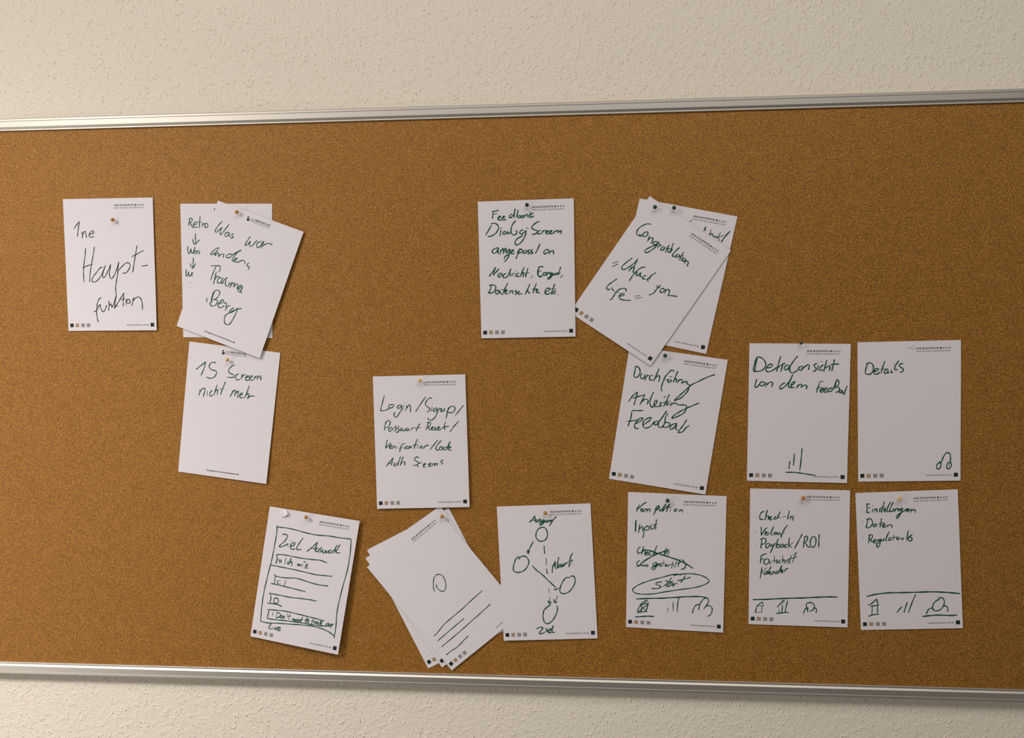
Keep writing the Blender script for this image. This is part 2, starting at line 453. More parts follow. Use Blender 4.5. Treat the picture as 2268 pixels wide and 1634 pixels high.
# sheets' ink: "@sheet width colour" opens a sheet, then "kind|words|stroke;stroke..." in tenths of a millimetre on the sheet
INK = """
@A 1.75 black
word|1ne|162,479 206,417 260,358;260,358 236,480 216,594;293,520 302,578 297,627;299,578 334,520 356,521 362,565 368,618;420,569 472,553 493,525 474,507 436,531 413,573 419,605 455,611 492,598
word|Haupt-|345,786 329,915 301,1083 292,1224 300,1323;493,765 469,888 433,1042 405,1183 389,1321;280,1101 355,1067 452,1040;620,1089 575,1100 506,1177 443,1254 431,1303 463,1325 523,1297 601,1199 665,1059;665,1059 632,1143 610,1220 628,1256 659,1228 706,1144 754,1049;754,1049 733,1144 725,1215 745,1268 775,1264 822,1187 863,1090 888,1008;888,1008 872,1118 857,1230 831,1343 820,1441 827,1540;864,1160 944,1076 1019,1024 1063,1036 1073,1078 1044,1141 999,1182 947,1189;1198,758 1170,897 1138,1051 1113,1179;1106,931 1200,884 1301,833;1266,1077 1317,1074 1366,1065
word|funktion|578,1578 544,1588 516,1637 494,1722 487,1822 496,1894 508,1959;448,1793 489,1776 528,1711 552,1680;552,1680 564,1751 592,1797 622,1780 662,1695;699,1624 702,1696 689,1778;696,1710 733,1674 745,1731;745,1731 782,1668 815,1576 827,1540 805,1640 789,1746;789,1746 841,1668 880,1612 955,1499;789,1746 825,1697 844,1718;955,1499 942,1598 935,1715;902,1612 969,1591;987,1599 983,1701;1013,1520 1025,1515;1021,1599 994,1630 1004,1663 1040,1663 1056,1628 1035,1606 1013,1613;1110,1578 1097,1642 1083,1702;1097,1635 1146,1583 1198,1569 1234,1601 1254,1672 1253,1774
@B 1.9 green
word|Was|175,287 143,354 121,422 115,468 141,479 170,431 206,376;205,373 198,430 206,479 227,486 255,411 300,288;337,408 292,436 288,477 319,488 342,449 347,410;347,410 358,452 387,472;422,404 392,423 405,445 430,462 394,492
word|war|694,358 674,403 654,487 659,515 682,503 717,422;719,418 717,474 736,502 766,483 801,402 817,370;887,363 838,406 833,451 856,480 890,448 906,382 927,349;927,349 917,421 917,473;925,435 960,389 1010,354 1073,362
word|anders|273,695 226,719 178,793 162,839 205,818 249,759 257,730;257,730 238,781 238,833;239,836 272,772 291,783 303,828;303,828 337,772 372,768 379,815;502,719 451,732 419,769 427,792 478,780 525,706 590,631 622,606;622,606 574,662 539,744 532,802 567,813;564,805 603,760 581,750 563,788 583,816 648,793;648,793 680,755 724,748 752,787;812,749 785,793 838,821 826,855
word|Trauma|237,1005 290,981 367,962 389,989 389,1051;312,990 301,1091 297,1224;347,1065 353,1160 364,1262;356,1221 380,1133 434,1128;452,1125 411,1166 419,1216 455,1212 479,1159 476,1116;476,1120 477,1186 499,1206 512,1138 547,1091;531,1114 555,1207 595,1214 616,1145;641,1136 641,1189 638,1234;638,1207 660,1138 685,1129 695,1196;692,1188 723,1133 747,1133 759,1208;760,1211 788,1136 824,1132 794,1178 787,1224 822,1229 833,1146;836,1141 826,1215 861,1238
word|Berg|416,1367 419,1454 427,1558;424,1550 406,1459 411,1378 451,1333 499,1337 510,1395 480,1468 444,1498;444,1498 493,1480 521,1506 505,1565 451,1599 416,1580 405,1548;351,1500 336,1538 355,1566;540,1534 591,1494 617,1462 592,1444 554,1494 549,1558 593,1577 648,1522;627,1489 669,1478 692,1585;686,1552 713,1498 742,1500;807,1499 763,1560 763,1595 791,1585 837,1533 867,1486;870,1494 870,1574 857,1667 833,1756 797,1787 748,1779 723,1734 717,1665 780,1580 864,1505 929,1469
@B2 1.9 green
word|Retro|146,233 138,298 123,346;134,241 177,228 190,257 167,290 142,298;150,298 175,338 200,383;206,338 252,322 261,298 236,290 206,330 217,370 268,362;318,201 309,289 297,383;262,277 347,289;355,297 345,370;349,338 372,314 394,310;415,305 389,338 400,370 431,367 443,334 428,310 411,313
arrow||236,464 236,532 238,622;193,552 203,614 234,635 269,597 299,565
word|Was|108,668 106,728 117,781 140,761 159,704;159,704 166,761 186,777 215,712 223,679;252,736 218,744 209,777 238,780 261,741;261,741 264,780;296,728 278,744 303,764 286,790
arrow||195,846 192,909 183,999;141,938 161,991 183,1011 210,974 235,933
word|Wa|74,1028 69,1090 75,1140 103,1107 116,1065;116,1065 115,1123 141,1131 168,1073;188,1082 159,1103 162,1123 187,1139
dot||132,1232 137,1237
@C 1.9 green
word|15|151,429 219,362 293,290;293,290 277,399 237,516;460,285 405,283 370,314 359,367 409,405 472,413 488,455 451,519 391,542 333,531
word|Screens|775,283 738,296 696,341 678,395 720,427 775,443 771,476 719,491 672,485;849,411 820,430 802,476 821,511 874,502;906,412 900,457 893,495;897,472 928,427 965,413;967,464 1013,436 996,424 966,456 964,486 989,501 1034,488;1031,468 1071,436 1057,417 1032,448 1033,482 1057,493 1094,478;1110,416 1109,476;1107,454 1141,413 1156,418 1157,467;1184,393 1180,423 1219,436 1208,468;1166,439 1223,400
word|nicht|244,747 241,793 232,836;235,808 270,736 314,711 326,737 315,798 309,852;365,750 368,822;400,683 405,685;444,730 416,763 406,809 426,826 463,802;516,631 498,715 478,800;482,762 516,713 536,718 531,786;646,567 613,671 585,780;553,694 636,665
word|mehr|785,687 767,742 739,798;747,774 793,697 830,681 825,734 813,769;821,742 862,692 874,701 865,792;900,755 943,723 930,706 901,740 902,777 927,792 963,774;1036,581 1015,681 980,782;991,744 1034,708 1049,714 1031,791;1031,784 1075,741 1144,736
@D 2.3 green
word|Feedback|240,150 229,204 223,266;223,163 280,151 320,143;229,204 293,193;308,266 348,245 337,231 308,258 312,287 359,291;373,264 412,247 401,235 374,260 379,289 435,287;526,204 487,231 487,261 518,255 562,195 577,124;577,124 561,208 560,266;626,144 607,210 600,267;600,251 646,232 662,253 624,272;705,234 671,243 670,270 701,261 723,230;723,230 715,268;737,244 752,221 775,226 769,270;809,182 793,273;795,250 829,210 858,201;798,243 825,266 864,243
word|Dialog-Screen|203,369 166,430 111,512;197,348 254,339 306,372 310,428 264,495 199,531 142,538;351,443 342,491 331,535;337,419 361,414;421,466 382,481 382,509 413,507 454,469;454,469 458,506 491,489;585,309 537,359 507,434 510,496 547,528 590,505 598,474 573,457;697,454 655,466 640,500 668,515 711,488 740,462;740,462 724,544 673,626 608,679 572,671 566,636 596,589 696,536;740,423 780,433;953,338 911,343 840,396 828,430 874,459 916,474 901,508 858,527 826,520;965,469 930,481 915,509 939,523 971,513;993,470 981,522;985,504 1021,470 1042,482;1049,506 1084,486 1070,475 1045,499 1055,527 1098,517;1105,501 1140,485 1127,474 1101,498 1116,526 1158,516;1176,482 1164,524;1168,509 1218,479 1239,491 1228,518;1228,515 1271,482 1283,495 1273,530
word|angepasst|308,715 251,724 208,758 214,790 257,791 308,726;308,726 295,781 313,809;336,741 327,817;328,796 372,728 381,763 377,811;385,784 415,722 424,757 418,798;471,742 433,764 435,792 471,772 486,738;486,738 474,814 440,883 396,930;387,892 412,847 491,801;506,787 542,767 531,749 503,780 512,815 555,805;635,735 612,804 572,889;591,803 635,749 670,753 662,792 619,807;726,759 691,781 693,813 733,796 748,763;748,763 744,811;793,754 761,778 792,802 760,825;836,752 807,779 839,804 800,826;950,672 918,743 877,818
word|an|1075,759 1037,768 1008,801 1022,830 1065,810 1089,766;1089,766 1088,820;1107,783 1096,834;1100,811 1142,780 1160,799 1153,840
word|Nachricht|258,1010 207,1079 147,1147;251,1020 221,1086 212,1135;212,1135 256,1087 308,1033;342,1101 299,1116 286,1151 312,1161 349,1111;349,1111 358,1146;413,1108 377,1132 366,1167 397,1178 429,1159;493,1038 463,1107 429,1169;441,1141 477,1107 480,1156;513,1108 505,1157;505,1136 542,1102;558,1109 547,1158;563,1077 568,1081;615,1108 584,1124 577,1159 619,1160;700,1022 670,1084 633,1167;640,1139 684,1105 691,1120 675,1175;756,1042 733,1114 714,1176;719,1111 776,1112;832,1151 799,1188
word|Tongut|934,1021 915,1091 921,1160 973,1169;912,1032 955,1022 994,1023;912,1063 907,1139 938,1178 978,1159;928,1091 961,1085;1024,1110 991,1123 991,1152 1027,1149 1045,1119 1017,1110;1064,1108 1047,1171;1052,1139 1095,1109 1105,1137;1130,1117 1097,1134 1108,1154 1132,1127;1132,1127 1122,1173 1072,1217 1062,1195 1122,1166;1148,1122 1145,1156 1176,1139;1176,1125 1181,1153 1214,1133;1265,1037 1243,1099 1221,1157;1186,1123 1257,1130;1294,1163 1260,1194
word|Datenschtz|173,1281 161,1352 134,1400;148,1285 209,1282 248,1311 235,1360 191,1402 122,1400;300,1362 249,1375 241,1410 270,1422 310,1372;310,1372 317,1412 334,1421;435,1257 393,1343 345,1438;336,1356 421,1369;389,1397 428,1375 414,1361 389,1385 398,1423 442,1415;471,1373 456,1422;463,1401 500,1374 514,1385 506,1423;578,1373 549,1389 577,1411 545,1442;621,1388 599,1404 601,1433 663,1427;782,1283 750,1352 705,1438;717,1407 752,1387 760,1422 783,1416;882,1278 857,1340 827,1421;821,1361 892,1358;866,1376 906,1373 879,1414 936,1417
word|etc.|1019,1412 1076,1385 1090,1357 1055,1354 1019,1386 1015,1428 1053,1446 1101,1423;1169,1290 1140,1361 1110,1445;1083,1367 1182,1362;1186,1393 1146,1411 1143,1443 1185,1430;1218,1451 1223,1456
@E 2.1 green
word|Congratulation|257,335 201,368 152,453 141,528 173,575 239,563;199,548 246,551 248,525;259,479 243,518 266,546 300,524 304,474 274,459 256,481;340,483 352,523 365,570;361,547 379,496 411,495 424,569;485,494 449,527 454,563 486,552 501,503 516,483;519,501 505,607 463,702 432,727 411,698 457,609 514,536;537,498 549,572;540,551 555,510 578,510;610,499 591,540 606,569 629,554 630,499;630,499 647,552;665,437 673,505 680,563;628,516 716,473;689,491 704,533 739,520 744,458;705,383 722,454 741,529;818,380 799,451 791,525 808,548 839,528;856,477 840,511 857,535 882,500 880,469;880,469 897,513;907,409 913,483 927,542;883,502 940,449;939,475 952,530;973,462 958,502 974,524 999,504 991,474;1004,471 1014,542;1004,520 1033,485 1056,495 1070,554
word|=|119,1129 169,1063;143,1173 190,1094
word|Unf...|317,906 285,996 262,1089 285,1123 321,1105 362,1023 392,925 393,870;393,870 406,945 426,1029;382,1029 389,1103;386,1085 405,999 427,1009 450,1078;558,909 511,954 481,1052 475,1143 477,1216;437,1074 538,1072;507,1034 506,1074 537,1082 551,1011;551,1011 574,1068 598,1052;643,1003 615,1041 624,1074 663,1054;741,889 710,958 694,1061;684,1048 720,1001;682,1026 723,1067
word|your|864,1038 891,1068 914,1039;905,1006 892,1092 885,1166 847,1224;969,1018 946,1057 963,1095 997,1072 991,1027 957,1030;1002,1010 1026,1072;1018,1054 1034,999 1070,1008 1090,1079;1090,1079 1128,1048 1210,1010
word|life|304,1292 275,1364 247,1451 257,1493 289,1497 308,1469;312,1437 340,1458 372,1462;367,1363 374,1365;530,1371 504,1340 459,1360 419,1415 411,1489 414,1565 408,1599 393,1605;390,1473 453,1442;485,1483 528,1445 530,1420 492,1436 481,1482 502,1507 558,1503 665,1445
word|=|681,1355 737,1307;713,1378 778,1311
@E2 2.4 green
word|Thank|809,202 827,184;1059,237 1051,266 1041,301;1044,256 1068,289;1144,265 1135,345;1135,342 1169,319 1184,344;1183,339 1210,360 1227,349 1250,365;1288,283 1257,374;1340,314 1269,355;1273,351 1302,408;1422,233 1367,325 1330,414
@F 2.2 green
word|Durchführung|177,307 140,301 138,357 133,444 146,474;145,305 188,313 215,367 207,433 170,471 141,469;243,392 233,451 256,476 288,457 297,405;297,405 301,491;323,408 314,489;313,453 338,413 359,410;414,402 380,414 369,452 391,481 428,465;490,283 471,365 441,485;443,455 491,398 520,403 516,488;721,301 711,283 676,283 635,333 592,419 573,522 570,595 588,618;586,448 666,422;656,423 648,461 671,472 698,424;698,424 700,463;669,385 701,376;774,279 757,351 732,458;734,426 765,400 776,412 773,460;808,408 798,462;797,442 828,405 864,409 858,458;858,458 902,427 936,424 934,456;934,453 981,468 970,505 912,579 842,669 793,734 822,723 898,668 965,564 990,476 1092,398 1217,310 1328,250
word|Anleitung|115,857 164,759 225,689;225,689 218,787 202,896;170,799 249,757 342,717;342,717 319,793 290,882;299,847 353,785 404,795 399,856;467,654 443,730 433,819 459,880 497,896;481,884 529,826 536,781 514,775 499,816 515,872 577,862;593,787 590,860 622,833;631,716 656,691;702,655 684,737 647,859;597,811 729,756;694,782 691,826 734,787;756,766 743,844;746,821 795,773 861,793 930,783 983,785;983,785 987,835 963,903 888,966 818,1009 799,1009 819,969 904,891 992,826 1081,769 1164,718
word|Feedback|192,988 269,976 354,962;187,1003 184,1120 163,1238;144,1168 223,1143 312,1118;269,1183 342,1128 366,1077 315,1097 269,1165 261,1225 290,1257 327,1247;383,1188 460,1113 493,1054 433,1074 385,1132 388,1198 428,1228 500,1187 544,1107;605,1090 558,1105 549,1143 579,1153 624,1080 678,970 704,911;704,911 657,1017 612,1111 617,1168 655,1184 702,1126;724,951 700,1024 705,1096 687,1165;691,1101 753,1089 784,1110 750,1162 684,1170;878,1080 813,1115 793,1169 817,1187 859,1137 885,1079;885,1082 880,1167 915,1179;1020,1003 990,1080 947,1160 921,1219;921,1219 987,1197 1026,1132 1072,1082
@G 2.2 green
word|Detialansicht|109,216 86,289 68,374 67,427;96,230 143,207 206,239 245,302 235,365 182,415 113,426 69,427;120,226 95,331 88,416;260,372 317,360 347,332 323,312 276,337 249,386 267,428 319,424 386,387;466,191 445,258 426,342 407,429;379,378 433,356 494,314 527,299;497,327 479,384 471,428;515,292 520,297;578,324 535,341 519,383 543,400 576,376 599,329;599,329 588,390 611,399;711,189 669,242 616,326 597,396 619,438 659,441 713,402;786,342 742,353 726,388 751,398 787,374 800,346;796,353 770,423;780,388 833,338 871,317 885,341 872,394;994,298 954,320 958,344 985,372 973,407 941,421;1019,330 1007,385 1024,403;1053,265 1059,271;1089,319 1056,343 1040,385 1058,403 1088,389;1139,245 1119,322 1098,422;1104,378 1144,349 1177,335 1185,366 1175,407;1249,237 1231,321 1215,411;1190,318 1250,307 1317,302
word|von|116,545 100,612 93,662 118,668 165,614;210,583 171,597 165,633 193,646 234,622 236,592 199,586;265,596 248,664;252,639 308,593 346,588 352,616 340,663
word|dem|534,597 486,622 457,664 474,689 528,656 594,578 646,473;646,473 614,550 588,620 593,662 623,665;616,645 663,608 679,577 649,585 625,623 630,669 675,659;724,619 703,678;708,664 751,619 781,618 773,663;773,660 819,628 847,631 857,656 844,687
word|Feedback|1041,576 1095,566;1039,587 1023,657 994,739;996,674 1064,653;1047,710 1091,687 1087,663 1055,692 1052,727 1088,726;1101,712 1152,686 1147,663 1111,684 1102,719 1126,733 1177,711;1225,662 1181,680 1173,711 1200,722 1239,676 1271,598 1294,536;1294,536 1271,612 1270,682;1294,536 1321,570 1318,612 1283,647;1283,647 1326,661 1334,692 1308,723 1272,731;1365,695 1334,716 1339,740 1368,725 1374,699;1374,699 1371,739 1388,722;1444,631 1421,694 1390,771;1390,771 1420,743
bars||631,1787 626,1846 619,1900;697,1670 692,1760 686,1849;807,1588 797,1757 782,1921
line||569,1957 679,1954 788,1963 898,1979 1014,1993
@H 2.2 green
word|Details|153,314 126,372 108,462;126,328 179,311 222,346 226,416 199,470 159,486 109,471;235,446 283,433 302,406 272,400 238,427 235,471 265,486 326,457;393,292 363,377 342,467;326,415 408,406;439,409 395,430 382,467 406,475 446,434;446,434 435,468 456,469;488,421 479,465 509,456;590,292 559,340 532,401 552,425 576,412;528,346 546,340;652,332 605,344 605,375 645,404 658,432 632,459 603,458
headset||1177,1822 1144,1856 1134,1898 1157,1922 1190,1898 1197,1850 1177,1808;1197,1843 1223,1766 1250,1711 1283,1679 1323,1691 1336,1726 1333,1810;1336,1817 1296,1837 1281,1886 1297,1921 1330,1907 1349,1859 1333,1816;1323,1840 1318,1879
@I 1.9 green
word|Login|176,308 147,404 113,513 115,544 171,542 248,514;292,451 250,461 239,496 270,506 322,479 320,453 283,448;439,456 389,475 381,506 409,513 452,466;452,466 443,535 399,603 362,654 332,642 322,601 348,571;480,466 467,556;500,442 504,446;532,467 512,557;520,522 564,468 589,465 590,510 588,582
slash||844,337 760,445 672,570
word|Signup|936,373 922,359 887,368 851,406 829,460 855,491 889,517 895,551 852,585;936,504 920,573;942,450 947,455;1015,517 968,532 953,566 978,574 1014,533;1014,526 1012,602 975,670 925,708 876,703 863,675;1042,520 1031,578;1034,554 1070,528 1079,542 1072,583;1093,535 1086,579 1114,574 1135,529;1135,529 1131,570;1195,517 1179,592 1151,688;1165,592 1209,524 1259,497 1300,519 1291,567 1248,600 1186,592
slash||1437,487 1367,569 1302,643
word|Passwort|186,722 169,791 160,853;178,750 221,702 256,717 254,758 218,806 183,812;287,810 238,827 227,861 255,873 294,828;294,828 303,860;358,788 326,815 353,839 320,877;402,799 368,825 395,851 376,889 341,888;438,821 414,851 428,868 461,841;461,832 456,866 488,867 506,833;538,824 509,853 523,870 559,838;559,838 553,871;605,821 585,871;593,848 643,818;731,761 699,816 669,877;649,831 747,824
word|Reset|868,737 852,805 829,863;847,750 896,744 902,779 873,813 852,819;859,819 879,847 902,869;913,845 949,831 939,814 914,837 924,865 958,856;987,819 962,842 990,857 965,877;1006,850 1046,826 1033,816 1007,843 1021,871 1073,852;1142,743 1120,811 1128,866;1081,841 1137,818 1200,813
slash||1355,734 1276,815 1211,899
word|Verification|204,1006 181,1081 172,1143;172,1143 215,1096 258,1058;228,1124 271,1106 261,1090 231,1114 239,1144 274,1138;294,1104 283,1155;287,1132 312,1107 321,1139;347,1112 339,1156;466,1073 435,1086 414,1127 393,1203;381,1143 447,1135;385,1056 391,1061;480,1115 471,1163;468,1075 488,1070;531,1113 500,1129 499,1157 534,1148;574,1114 542,1130 544,1154 580,1124;580,1124 593,1145;688,1009 658,1063 625,1159;598,1106 690,1092;692,1106 680,1156;709,1052 716,1056;754,1111 726,1127 729,1150 762,1141 765,1121;796,1115 778,1165;785,1142 828,1108 863,1112
slash||1012,1025 954,1090 882,1178
word|Code|1067,1037 1017,1085 980,1139 975,1173 1007,1188 1035,1161;1074,1131 1043,1140 1031,1175 1062,1185 1081,1158 1068,1134;1151,1140 1105,1149 1095,1176 1118,1186 1154,1150 1206,1054;1206,1054 1183,1116 1167,1170;1170,1171 1216,1147 1196,1132 1167,1161 1169,1187 1222,1192
word|Auth|169,1429 227,1358 285,1297;285,1297 262,1359 256,1414;213,1386 279,1366;311,1374 295,1415 320,1422 346,1375;405,1279 374,1354 351,1423;449,1280 419,1348 396,1417;405,1390 451,1359 471,1370 465,1418
word|Screens|699,1302 665,1287 633,1314 632,1343 680,1367 686,1395 651,1419 605,1418;718,1382 679,1402 671,1433 688,1448;723,1390 746,1376;763,1427 805,1407 794,1393 767,1417 768,1452 807,1446;849,1422 892,1403 879,1388 853,1412 859,1443 897,1434;916,1393 908,1441;911,1420 944,1396 947,1439;950,1421 982,1394 993,1404 986,1438;1085,1345 1049,1364 1052,1383 1076,1392 1059,1416
@J 2.0 green
frame||165,282 188,303 301,295 464,300 660,319 836,324 1024,308 1197,307 1390,297;165,286 179,399 175,585 167,788 151,946 132,1136 115,1343 114,1547 122,1703 130,1828;1390,297 1411,486 1413,757 1381,1036 1360,1284 1354,1485 1373,1665 1373,1858;130,1828 251,1833 429,1805 606,1783 798,1759 989,1743 1135,1751 1268,1779 1367,1824
word|Ziel|273,407 333,397 361,419 333,497 258,587 261,609 323,584 388,534;388,534 393,583;422,474 429,477;427,577 487,544 499,501 465,506 435,554 449,609 515,598;618,405 575,488 540,571 553,602 620,588
word|Auswahl|714,603 789,522 862,433;862,433 850,504 839,582;770,551 888,520;866,532 859,578 893,573 912,524;945,500 921,530 949,556 919,584;969,530 971,582 998,578 1013,530;1013,530 1028,577 1061,529;1094,513 1063,544 1076,572 1111,544 1116,513;1116,513 1123,552;1185,425 1157,491 1137,562;1140,534 1175,503 1176,540;1227,411 1202,476 1181,540 1251,535
box||228,739 321,723 451,721 629,724 821,715 947,704 1069,726;228,739 248,805 240,884
word|Fo/ich will|245,805 279,800;305,808 285,829 301,853 325,835 310,810;389,765 385,867;435,807 432,858 453,835;475,751 460,830 456,854;460,830 497,806 500,873;593,815 601,849 624,818;624,818 631,850 656,815;677,816 675,855;690,779 701,767 715,774;736,783 719,878;763,801 743,831 757,867 776,853
line||155,917 303,919 516,921 728,930 921,938 1047,928 1181,919
box||246,1054 271,1077 426,1076 618,1050 815,1073 978,1086 1144,1079;262,1074 265,1198;209,1204 333,1206 514,1216 678,1225 789,1231;307,1149 353,1128;313,1190 362,1186;307,1149 313,1190;445,1112 429,1215
box||200,1359 242,1363 391,1363 555,1364 731,1351 876,1343 996,1344;218,1363 242,1414 241,1508;197,1524 300,1516 382,1516 448,1536;324,1411 296,1443 309,1492 351,1503 374,1464 354,1421 314,1416
box||217,1622 348,1610 510,1595 707,1600 903,1609 1065,1617 1166,1628;244,1630 238,1697 232,1765;232,1765 372,1758 534,1743 728,1729 921,1722 1066,1718 1199,1702;1131,1627 1127,1721
word|I Don't want to ... our|318,1650 311,1707;385,1638 376,1731;373,1643 428,1645 440,1690 376,1734;468,1669 443,1689 451,1716 478,1702 474,1676;490,1673 485,1724;485,1697 506,1673 514,1718;556,1624 553,1656;596,1621 586,1712;555,1671 613,1654;652,1681 663,1713 683,1683;683,1683 693,1717 711,1685;739,1677 720,1702 742,1713 756,1680;756,1680 764,1709;771,1676 771,1712;771,1692 786,1678 795,1711;809,1627 794,1716;777,1683 819,1667;883,1613 864,1715;849,1677 903,1640;913,1651 885,1675 894,1704 919,1687 916,1658;976,1642 972,1716;974,1650 1008,1640;975,1678 1005,1669;1019,1657 1016,1691 1040,1687 1046,1655;1046,1655 1048,1690;1083,1649 1061,1672 1070,1697 1092,1680;1115,1630 1103,1699;1136,1642 1109,1667 1138,1691;1241,1645 1210,1674 1210,1697 1237,1689 1254,1658 1238,1648;1263,1656 1256,1691 1280,1683 1297,1646;1306,1655 1289,1716;1296,1683 1315,1654 1332,1650
word|live|320,1826 291,1876 284,1912 312,1923 335,1899;353,1880 348,1923;382,1874 394,1916 419,1870;433,1902 473,1875 459,1859 430,1885 439,1923 484,1902
@K1 1.7 green
circle||597,973 623,912 675,847 734,798 796,790 845,822 857,885 827,968 777,1034 724,1056 686,1037 668,980 673,930 694,900
line||135,1507 219,1498 379,1465 559,1458 758,1455 967,1440 1202,1431
line||126,1603 289,1597 512,1591 689,1588
line||118,1713 325,1710 548,1704 775,1692 979,1683 1161,1672
line||94,1859 201,1857 299,1870 442,1855 564,1840
@L 2.2 green
word|Ausgang|505,262 554,219 594,166;594,166 596,214 600,260;524,239 605,224;620,215 614,260 640,250 654,216;687,214 664,237 687,252 658,274;735,230 699,245 700,269 726,256 747,233;744,240 718,287 681,313 665,306 676,286 754,261;780,235 757,251 760,270 782,262 797,241;797,241 795,269;814,235 806,275;810,256 839,236 843,268;850,243 881,237 932,184;884,233 851,278 820,328
circle||694,346 636,374 600,442 601,511 641,554 696,562 754,530 781,462 768,385 735,350 694,346
arrow||554,558 503,639 461,728 462,753;458,689 449,727 462,753;479,698 472,728 462,753
circle||301,834 333,800 383,783 438,810 463,873 438,948 378,1009 293,1038 224,1018 212,962 238,873 270,812 306,795 322,809
line||717,639 717,694 718,756
line||739,826 735,929
line||734,996 741,1033 748,1071
line||754,1300 762,1369
arrow||765,1434 759,1537;735,1488 749,1530 763,1537 783,1504
arrow||515,937 574,1007 668,1086 761,1185 867,1289;838,1312 865,1322 911,1296
circle||1098,1136 1133,1115 1167,1135 1177,1204 1138,1286 1072,1360 987,1389 932,1363 936,1294 983,1199 1042,1138 1086,1142
arrow||887,1426 843,1519;829,1470 830,1509 847,1523 876,1513
circle||772,1552 704,1598 659,1645 641,1728 657,1818 704,1851 783,1807 851,1705 877,1623 868,1575;682,1604 703,1619
word|Ablauf|823,1056 835,974 881,878;881,878 873,954 885,1003;826,957 883,934;940,818 915,907 903,989;902,969 949,929 957,952 911,986;991,923 957,947 974,972 1000,930;1000,930 1000,965 1025,931;1029,908 1025,938 1061,911;1051,904 1085,901;1162,760 1121,830 1089,974;1094,888 1154,866;1108,947 1153,873
word|Ziel|529,1929 568,1908 624,1907 615,1941 579,1975 570,2002 619,2001 662,1977;673,1919 692,1953 669,1977;712,1967 755,1952 760,1931 727,1937 705,1971 724,1995 771,1982;796,1881 776,1938 776,1987 815,1988
@M 2.0 green
word|Kemptition|176,188 142,252 136,298;140,267 238,171 285,148;183,230 201,289;205,273 235,258 225,246 200,268 212,294 242,283;258,254 247,300;250,278 280,246 294,255 288,293;290,276 324,247 340,257 327,297;466,203 425,260 390,339;412,261 438,204 470,196 476,223 446,253 419,268;490,237 481,272 515,249 568,163;568,163 542,227 522,280;522,280 583,211 637,160;634,157 604,224 584,277;569,226 654,201;645,222 639,276;666,192 671,196;720,216 700,248 710,271 732,256 744,225;783,237 776,271;779,260 810,236 825,249 826,280
word|Input|124,429 119,520 117,605;128,428 126,520 124,602;185,496 175,560 169,623;175,574 216,523 233,536 227,592;255,542 248,627 237,698;251,563 299,512 329,531 320,567 272,579;360,488 350,537 376,557 403,528 409,485;438,407 429,477 424,562;381,487 457,473
word|Check-In|200,840 166,870 156,920 174,943 220,917;251,824 233,895 220,962;230,926 259,883 273,896 265,967;287,945 317,925 308,908 285,935 293,966 323,954;358,907 331,933 337,958 365,952;449,811 423,886 390,958;396,932 420,925 452,948;479,918 527,902;595,835 575,906 562,949;637,889 614,961;583,927 613,893 635,896
word|(wo gestartet)|190,1053 149,1090 156,1118 170,1132 150,1151;178,1146 208,1111 219,1136 240,1114;240,1114 254,1137 277,1112;305,1111 284,1126 296,1142 321,1128 309,1110;447,1068 402,1089 399,1120 427,1119 457,1075;457,1079 441,1139 408,1183 382,1177 386,1149 448,1122;462,1112 492,1097 479,1083 459,1106 472,1129;519,1078 500,1101 521,1114 504,1133;560,1034 538,1130;523,1081 574,1068;602,1085 579,1104 589,1123 614,1095;614,1095 614,1122;637,1093 628,1129;631,1111 658,1088;701,1041 677,1144;662,1088 713,1080;700,1120 724,1103;753,1031 728,1134;805,996 773,1122;738,1077 827,1041;840,1005 882,1060 890,1102 863,1145 819,1155
line|cross|261,880 361,896 500,938 653,980 792,1022 903,1073 1001,1131;205,1109 294,1033 431,949 541,901 637,861
oval||824,1246 768,1235 686,1246 534,1297 369,1348 217,1413 120,1475 93,1520 129,1560 234,1573 400,1560 608,1513 815,1470 1021,1431 1171,1380 1242,1330 1231,1288 1154,1243 1044,1220 906,1221 769,1242 707,1259
word|start|543,1367 467,1379 446,1408 502,1426 523,1446 468,1474 385,1475;680,1296 633,1370 558,1437;591,1341 660,1361 708,1344;688,1367 627,1405 613,1434 661,1418 713,1372;713,1372 703,1425 730,1390 771,1376;886,1250 860,1308 819,1360;771,1337 867,1308 969,1271
line||151,1652 332,1635 541,1619 748,1595 941,1573 1120,1563 1217,1579
house||171,1865 195,1778 250,1703 316,1660;316,1660 341,1720;334,1727 307,1814 287,1844;171,1865 245,1847 322,1839;216,1748 292,1715 336,1720;223,1748 308,1836;334,1727 251,1789 190,1864;216,1748 245,1847;316,1660 271,1724
line||145,1932 239,1921 337,1910 423,1911
bars||636,1760 633,1827;713,1660 715,1808;803,1592 784,1674 777,1816
person||1009,1824 1028,1745 1068,1693 1103,1691 1113,1712 1100,1767;1100,1762 1123,1669 1163,1610 1210,1579 1245,1598 1240,1655 1180,1751;1206,1707 1268,1696 1303,1730 1302,1786 1278,1837 1244,1861
@N 2.1 green
dot||86,440 91,442
word|Check-In|215,344 168,373 146,435 163,474 206,464;262,325 240,406 230,482;232,443 263,412 279,426 274,471;290,456 324,434 313,421 292,446 304,476 340,466;393,420 367,442 364,465 402,457;454,346 428,402 404,460;407,446 464,431;491,428 537,416;587,332 575,398 562,461;607,411 598,460;601,442 638,413 647,431 636,480
dot||79,674 85,676
word|Verlauf|171,590 172,656 177,718;177,718 219,641 261,596;228,692 260,673 250,661 229,685 237,713 269,702;282,674 273,712;276,695 300,670;359,576 333,638 316,701 341,705;391,665 363,682 365,704 394,688 400,664;416,664 414,699 441,691 453,660;566,550 527,599 488,676 468,746;458,700 521,668;447,663 468,718
dot||86,865 91,867
